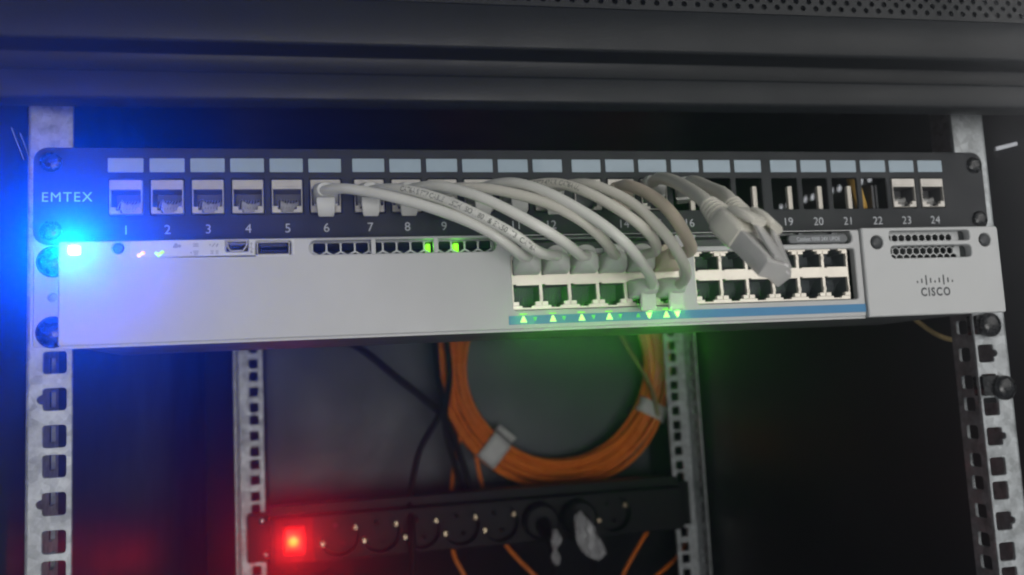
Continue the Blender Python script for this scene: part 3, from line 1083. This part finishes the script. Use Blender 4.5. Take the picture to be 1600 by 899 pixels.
# two loose cables whose free plugs hang in front of the switch
def loose(ctrl, px, lab, plug_to, upv, scale=1.0, zb=-19.8):
    t = thing('loose_patch_cable', ctrl[0], lab, 'patch cable', 'loose patch cables')
    p1 = Vector(ctrl[-1])
    d = (Vector(plug_to) - p1).normalized()
    pts = [(ctrl[0][0] + 3, -6, ctrl[0][2])] + list(ctrl) + [tuple(p1 + d * 8), tuple(p1 + d * 16)]
    sp = spline(pts, 60)
    MB().tube(sp, 2.9, 16).obj('jacket', 'cabled', t)
    panel_boot(px, t, 'boot', tab=False, z=zb, d=(-0.38, -1, 0.05))
    T = boot_frame(p1 + d * 1.0, d, upv)
    mb = MB()
    # ribbed strain relief
    secs = []
    for k in range(5):
        a = k * 2.3
        g = 8.0 + k * 0.75
        secs += [(a, g, g * 0.92, g * 0.42, 0, 0), (a + 1.25, g + 0.3, g * 0.95, g * 0.42, 0, 0), (a + 1.4, g - 0.9, g * 0.82, g * 0.36, 0, 0), (a + 2.15, g - 0.8, g * 0.84, g * 0.36, 0, 0)]
    mb.loft(secs, T, 5)
    mb.obj('strain_relief', 'cabled', t)
    mb = MB()
    mb.loft([(10.8, 11.8, 9.6, 3.5, 0, 0), (12.5, 13.6, 10.6, 3.0, 0, 0.3), (17, 14.2, 11.2, 2.8, 0, 0.5), (22, 14.0, 10.8, 2.6, 0, 0.4), (25.5, 13.0, 9.2, 2.0, 0, 0)], T, 5)
    o = mb.obj('boot', 'cabled', t)
    mb = MB()
    # raised latch guard with a rounded end
    mb.loft([(13.5, 8.0, 1.8, 0.8, 1.2, 6.0), (17, 10.2, 3.4, 1.5, 1.2, 7.0), (21, 10.4, 3.8, 1.7, 1.2, 8.0), (24.5, 9.6, 3.6, 1.7, 1.2, 8.6), (26.6, 7.0, 2.6, 1.2, 1.2, 8.8)], T, 4)
    mb.obj('latch_cover', 'cabled', t)
    mb = MB()
    mb.loft([(24.6, 11.6, 7.6, 0.5, 0, 0), (41.5, 11.6, 7.4, 0.5, 0, 0), (43.5, 11.6, 6.2, 0.5, 0, -0.6)], T, 2)
    mb.loft([(25.5, 4.2, 1.1, 0.3, 0, 7.4), (34, 5.6, 1.3, 0.3, 0, 5.8), (42.6, 6.2, 1.2, 0.3, 0, 4.3)], T, 2)
    pl = mb.obj('clear_plug', 'clear', t)
    mb = MB()
    for k in range(8):
        mb.box(-4.45 + k * 1.22, -3.85 + k * 1.22, 36.5, 43.1, -3.95, -2.6, T)
    mb.obj('plug_contacts', 'gold', pl)
    mb = MB()
    mb.box(-4.9, 4.9, 26, 33.5, -1.6, 1.8, T)
    for k in range(8):
        x_ = -4.2 + k * 1.2
        mb.tube([T @ Vector((x_, 33, 0)), T @ Vector((x_, 37, -1.0)), T @ Vector((x_, 42, -1.3))], 0.5, 6)
    mb.obj('plug_wires', 'cream', pl)
    return t


loose(CAB['c9'], PX[14], 'loose grey white cable in front, its clear plug hanging over the switch ports', (38.5, -138, -84), (0.38, -0.62, 0.68))
loose(CAB['c10'], PX[15], 'loose grey white cable mostly behind the other hanging plug, from panel port 16', (44.5, -118, -75), (0.62, -0.5, 0.60), zb=-20.6)

# ================================================================== REAR OF THE CABINET
# orange fibre coil against the back wall
coil = thing('fibre_coil', (150, 560, -236), 'coil of orange fibre cable with white tape wraps hung on the back wall', 'cable coil')
CX, CZ = 138.0, -96.0
for k in range(14):
    r0 = 106 + (k % 7) * 4.5 + random.uniform(-0.8, 0.8)
    ph = random.uniform(0, 6.28)
    ex, ez = random.uniform(-2, 2), random.uniform(-2, 2)
    yb = 556 + (k // 7) * 6.5 + random.uniform(-2, 2)
    pts = []
    for j in range(97):
        a = 2 * math.pi * j / 96
        rr_ = r0 + 1.5 * math.sin(2 * a + ph) + 0.8 * math.sin(5 * a + ph * 2)
        pts.append(Vector((CX + ex + rr_ * 1.02 * math.cos(a), yb + 2.5 * math.sin(3 * a + ph), CZ + ez + rr_ * 1.04 * math.sin(a))))
    MB().tube(pts, 2.55, 10, cap=False).obj('strand', 'orange', coil)


def coil_wrap(a, wid, flap):
    mb = MB()
    ca, sa = math.cos(a), math.sin(a)
    rm, hr_, hd = 119.5, 17.5, 10
    vs = []
    sec = rr(0, 0, 2 * hr_, 2 * hd, 8, 5)
    n = len(sec)
    for w_ in (-wid / 2, -wid / 4, 0, wid / 4, wid / 2):
        for (p, q) in sec:
            rad_ = rm + p + 0.8 * math.sin(p * 0.6 + w_)
            vs.append((CX + 2 + rad_ * ca * 1.02 - w_ * sa, 558.5 + q, CZ + rad_ * sa * 1.04 + w_ * ca))
    mb.add(vs, [(i * n + k, i * n + (k + 1) % n, (i + 1) * n + (k + 1) % n, (i + 1) * n + k) for i in range(4) for k in range(n)])
    if flap:
        r0 = rm - hr_
        for d in (0, 1.2):
            pass
        q = []
        for t_, lift in ((-3, -2), (2, 1), (5, 1.5)):
            for w_ in (-wid / 2, wid / 2):
                q.append((CX + 2 + (r0 - t_) * ca - w_ * sa, 552 - lift, CZ + (r0 - t_) * sa + w_ * ca))
        mb.add(q, [(0, 1, 3, 2), (2, 3, 5, 4)])
    o = mb.obj('tape_wrap', 'wrap', coil)
    so = o.modifiers.new('thick', 'SOLIDIFY')
    so.thickness = 0.0007


coil_wrap(R(228), 24, True)
coil_wrap(R(-28), 17, False)

TAILS = dict(
    a=([(29.5,560.0,-156.1), (20.7,560.0,-176.7), (12.2,555.0,-210.5), (6.6,545.0,-243.2), (5.9,540.0,-276.1), (7.2,535.0,-295.3), (15.9,530.0,-314.3), (30,525,-350)], 'orange', 2.4, 'thin orange cable dropping behind the power strip, left of two from the coil'),
    b=([(38.3,560.0,-184.8), (41.5,560.0,-209.5), (46.5,555.0,-237.2), (56.3,550.0,-268.3), (67.3,540.0,-293.4), (91.9,530.0,-321.3), (120,525,-350)], 'orange', 2.4, 'thin orange cable slanting out below the power strip, right of two from the coil'),
    c=([(6.5,552.0,-45.0), (3.6,550.0,-75.0), (3.6,550.0,-95.0), (6.4,552.0,-117.9), (14.4,556.0,-150.1)], 'orange', 2.4, 'short orange cable beside the coil, left, behind the black cables'),
    d=([(266.9,560.0,-243.3), (257.5,560.0,-264.4), (230.1,550.0,-289.5), (195.8,540.0,-330.2), (180,535,-360)], 'orange', 2.2, 'orange cable slanting down under the right end of the power strip'),
    e=([(318,552,-200), (311.6,560.0,-261.3), (292.4,555.0,-295.4), (264.9,550.0,-319.4), (229.2,540.0,-340.0)], 'orange', 2.0, 'faint orange cable behind the right rear rail, at the bottom'),
    f=([(206,540.0,-60.0), (219.8,540.0,-86.7), (234.0,543.0,-109.2), (245.0,544.0,-133.2), (250.1,545.0,-161.4)], 'brown', 2.2, 'brown yellow cable crossing the upper right of the orange coil'),
    y=([(213, 52, -78), (228.5, 55, -86.9), (244, 56, -97.5), (258, 57, -102.0), (270, 58, -100.5), (277, 62, -92)], 'brown', 1.5, 'thin yellow brown cable looping down under the right end of the switch'),
    p=([(168.2, 13, -8), (168.6, 11, -16), (169.8, 10.5, -22.5), (172, 12, -28), (176, 18, -35)], 'yellow', 3.3, 'yellow cable seen through the empty panel port 22'),
)
for k, (pts, mt, r_, lab) in TAILS.items():
    if k == 'e':
        pts = [(min(x, 281), y, z) for x, y, z in pts]
    o = MB().tube(spline(pts, 40), r_, 10).obj({'orange': 'orange_cable', 'yellow': 'yellow_cable', 'brown': 'brown_cable'}[mt], mt)
    tag(o, lab, 'cable')
BLK = [([(-125, 495, -52), (-87.5,500.0,-70.8), (-48.7,510.0,-103.4), (-2.1,520.0,-144.7), (14.9,530.0,-181.4), (28.1,540.0,-230.7), (34, 545, -290)], 3.6, 'black cable slanting down from upper left and crossing behind the power strip'),
       ([(-5, 530, -40), (-4.5,530.0,-63.8), (-3.3,525.0,-105.4), (-2.5,515.0,-139.2), (-28.7,505.0,-180.2), (-40.4,497.0,-228.1), (-42.3,466.0,-252), (-42.3, 464, -302.9)], 3.2, 'black cable hanging beside the coil then bending left over the power strip'),
       ([(6, 540, -40), (8.1,535.0,-62.6), (10.0,532.0,-105.9), (2.0,528.0,-153.3), (11.9,530.0,-201.5), (23.3,545.0,-244.5), (26, 548, -300)], 3.4, 'black cable running straight down along the left edge of the orange coil')]
for pts, r_, lab in BLK:
    tag(MB().tube(spline(pts, 48), r_, 10).obj('black_cable', 'blk'), lab, 'cable')

# ------------------------------------------------------------------ power strip on the rear rails
ps = thing('power_strip', (40, 500, -278), 'black rack power strip with a glowing red switch, bolted to the rear rails', 'power strip')
SOCK = [-112.0 + 40.1 * k for k in range(8)]
PY, PZ0, PZ1 = 478, -277.5, -233.5
PZ = (PZ0 + PZ1) / 2
holes = [circ(x, PZ, 18.6, 30) for x in SOCK] + [rr(-154.6, -255.6, 26.0, 31.0, 1, 2)]
mb = MB().plate(rr(34.2, PZ, 424, PZ1 - PZ0, 2, 3), holes, PY, PY + 40, 1.0, hch=0.25)
mb.box(-178, 246, PY + 14, PY + 40, PZ1 + 0.1, PZ1 + 9)
mb.obj('body', 'pdu', ps)
for x in SOCK:
    mb = MB().plate(circ(x, PZ, 18.5, 30), [rr(x - 3.5, PZ + 8.8, 4.8, 4.8, 2.3, 4), rr(x + 3.5, PZ - 8.8, 4.8, 4.8, 2.3, 4)], PY + 14, PY + 16)
    so = mb.obj('socket', 'pdu', ps)
    for s_ in (-1, 1):
        mb = MB()
        ex, ez = x + s_ * 16.2, PZ + s_ * 6.4
        dp = 2 if s_ < 0 else 9
        mb.bbox(ex - 1.2, ex + 1.2, PY + dp, PY + 14, ez - 2.2, ez + 2.2, 0.4)
        mb.dome(ex - s_ * 1.6, PY + dp + 1, ez - s_ * 0.6, 1.9, 1.5, 12, 4)
        mb.obj('earth_contact', 'brass', so)
mb = MB().plate(rr(-154.6, -255.6, 36.5, 42.6, 2, 3), [rr(-154.8, -255.4, 20, 26.6, 1, 2)], PY - 2.0, PY + 0.5, 0.6)
fr_ = mb.obj('switch_frame', 'redf', ps)
mb = MB().loft([(-(PY - 4), 14.5, 20.0, 2.0, -155.2, -254.4), (-(PY - 2), 19.0, 26.0, 1.5, -154.8, -255.4), (-(PY + 9), 19.5, 26.0, 1.5, -154.8, -255.4)], Matrix.Diagonal((1, -1, 1, 1)), 4)
mb.obj('rocker', 'neon', ps)
# small symbols of the earth side: bolts and brackets
for sx, xs in ((-1, -188.5), (1, 253.0)):
    mb = MB().plate(rr(xs + sx * 2, PZ, 22, 46.5, 1.5, 2), [], PY + 30, PY + 42.8, 0.5)
    br = mb.obj('mounting_bracket', 'pdu', ps)
    for z in (-238.5, -271.5):
        mb = MB().dome(xs - sx * 2 + (3 if z < -260 else 0), PY + 29, z, 3.6, 2.6, 16, 4)
        mb.obj('bolt', 'bolt', br)

# two plugs with clear film hanging from them
PLUG_LAB = ['left one of two round black plugs in the power strip', 'right one of two round black plugs in the power strip']
FILM_LAB = ['narrow twisted strip of clear plastic film hanging from the left black plug', 'wide flap of clear plastic film hanging from the right black plug']
for q, (x, z) in enumerate(((SOCK[5] - 17.0 + 0.0, PZ), (SOCK[6] - 17.0, PZ))):
    x = SOCK[4 + q + 0] if False else (SOCK[5] - 10 if q == 0 else SOCK[6] - 8)
    x = SOCK[5] if q == 0 else SOCK[6]
    t = thing('power_plug', (x, PY, z), PLUG_LAB[q], 'power plug', 'plugs in the power strip')
    mb = MB().plate(circ(x, z, 18.2, 28), [], PY - 16, PY + 13, 3.0)
    mb.obj('body', 'blk', t)
    mb = MB().loft([(0, 16, 16, 7.5, 0, 0), (10, 13, 13, 6, 0, -1), (22, 9, 9, 4.3, 0, -4)], boot_frame((x, PY - 16, z - 2), (0.05, -1, -0.35), (0, 0, 1)), 5)
    mb.obj('cord_grip', 'blk', t)
    cp = spline([(x, PY - 34, z - 11), (x + 2, PY - 44, z - 26), (x + 3, PY - 34, z - 60), (x - 2, PY - 12, z - 110)], 20)
    MB().tube(cp, 3.2, 9).obj('cord', 'blk', t)
    # film: crumpled strip
    vs, fs = [], []
    path = [(90.4,422.0,-256.4), (91.5,420.0,-266.2), (88.9,420.0,-276.3), (90.5,418.0,-289.6)] if q == 0 else [(114.7,426.0,-244.0), (120.6,422.0,-262.8), (128.0,424.0,-277.1), (136.9,420.0,-285.9)]
    sp = spline(path, 12)
    wds = [5, 6, 9, 12, 10, 7, 4, 6, 9, 8, 6, 3] if q == 0 else [8, 12, 16, 20, 23, 24, 23, 24, 22, 20, 16, 10]
    sd = Vector((1, 0.15, 0.05)) if q == 0 else Vector((0.80, 0.2, 0.55))
    for i, p in enumerate(sp):
        for k in range(7):
            u = k / 6 - 0.5
            b = 1.8 * math.sin(i * 1.3 + k * 1.9) + 3 * (u * u)
            vs.append(p + sd * (u * wds[i]) + Vector((0, b, 0.8 * math.sin(k * 2.2 + i))))
    for i in range(11):
        for k in range(6):
            fs.append((i * 7 + k, i * 7 + k + 1, i * 7 + 8 + k, i * 7 + 7 + k))
    mb = MB()
    mb.add(vs, fs)
    o = mb.obj('plastic_film', 'film')
    so = o.modifiers.new('thick', 'SOLIDIFY')
    so.thickness = 0.0005
    tag(o, FILM_LAB[q], 'plastic film', 'film on the plugs')


# ------------------------------------------------------------------ cage nut screws left in the right rail
def cage_screw(z, dx, lab):
    t = thing('cage_screw', (232.55, 2, z), lab, 'screw', 'cage screws in the right rail')
    mb = MB().plate(rr(232.0, z, 10.6, 10.8, 1.0, 2), [], -0.6, 7, 0.4)
    mb.obj('cage_nut', 'screw', t)
    mb = MB().dome(232.55 + dx, -2.6, z - abs(dx) * 0.25, 6.0, 2.2, 26, 6)
    mb.cyl(232.55 + dx, z - abs(dx) * 0.25, 6.6, -2.6, -0.65, 26, 0.4)
    mb.obj('screw_head', 'screw', t)


cage_screw(-95.6, 1.2, 'black screw in the right rail directly under the switch corner')
cage_screw(-128.4, 6.2, 'black screw sticking out sideways from the right rail, lower of the two')
mb = MB().box(227.4, 238.0, 4.2, 5.6, -138, -128)
tag(mb.obj('blanking_clip', 'blk'), 'small black clip behind the rail hole under the lower screw', 'clip')

# ================================================================== LIT LAMPS
lamp_point('blue_lamp', (-218.1, S - 2.0, -50.1), 3.2, (0.0, 0.075, 1.0), 0.0018, 76, (0.22, -1, -0.14))
for x, up in BRIGHT:
    lamp_point('link_lamp', (x, S - 2.0, -85.9), 0.015, (0.10, 1.0, 0.04), 0.0003, 64, (-0.32, -1, -0.14))
lamp_point('alarm_lamp', (-191.8, S - 2.0, -52.6), 0.002, (1.0, 0.35, 0.02), 0.0003, 100)
lamp_point('status_lamp', (-184.7, S - 2.0, -52.4), 0.003, (0.1, 1.0, 0.2), 0.0003, 100)
lamp_point('board_lamp', (-70.4, S + 4.4, -50.5), 0.0006, (0.15, 1.0, 0.05), 0.001)
lamp_point('board_lamp', (-57.6, S + 4.4, -50.5), 0.0008, (0.15, 1.0, 0.05), 0.001)
lamp_point('neon_lamp', (-155.0, PY - 7.0, -255.6), 0.05, (1.0, 0.015, 0.02), 0.006)
lamp_point('neon_halo_spot', (-155.0, PY - 7.0, -255.6), 0.40, (1.0, 0.015, 0.02), 0.003, 32, (0.045, -1, 0.02))  # extra spot at the neon, added only for the red halo

# ================================================================== ADDED HAZE
hz = MB().box(-520, 560, -640, 760, -1440, 110)  # added volume: scattered lamp light stands in for lens glare
ho = hz.obj('glare_haze', 'dark', smooth=False)
hm = bpy.data.materials.new('glare_haze')
hm.use_nodes = True
nt = hm.node_tree
nt.nodes.clear()
out = nt.nodes.new('ShaderNodeOutputMaterial')
pv = nt.nodes.new('ShaderNodeVolumePrincipled')
pv.inputs['Color'].default_value = (0.95, 0.97, 1.0, 1)
pv.inputs['Density'].default_value = 0.22
pv.inputs['Anisotropy'].default_value = 0.93
nt.links.new(pv.outputs[0], out.inputs['Volume'])
ho.data.materials.clear()
ho.data.materials.append(hm)
tag(ho, kind='stuff')
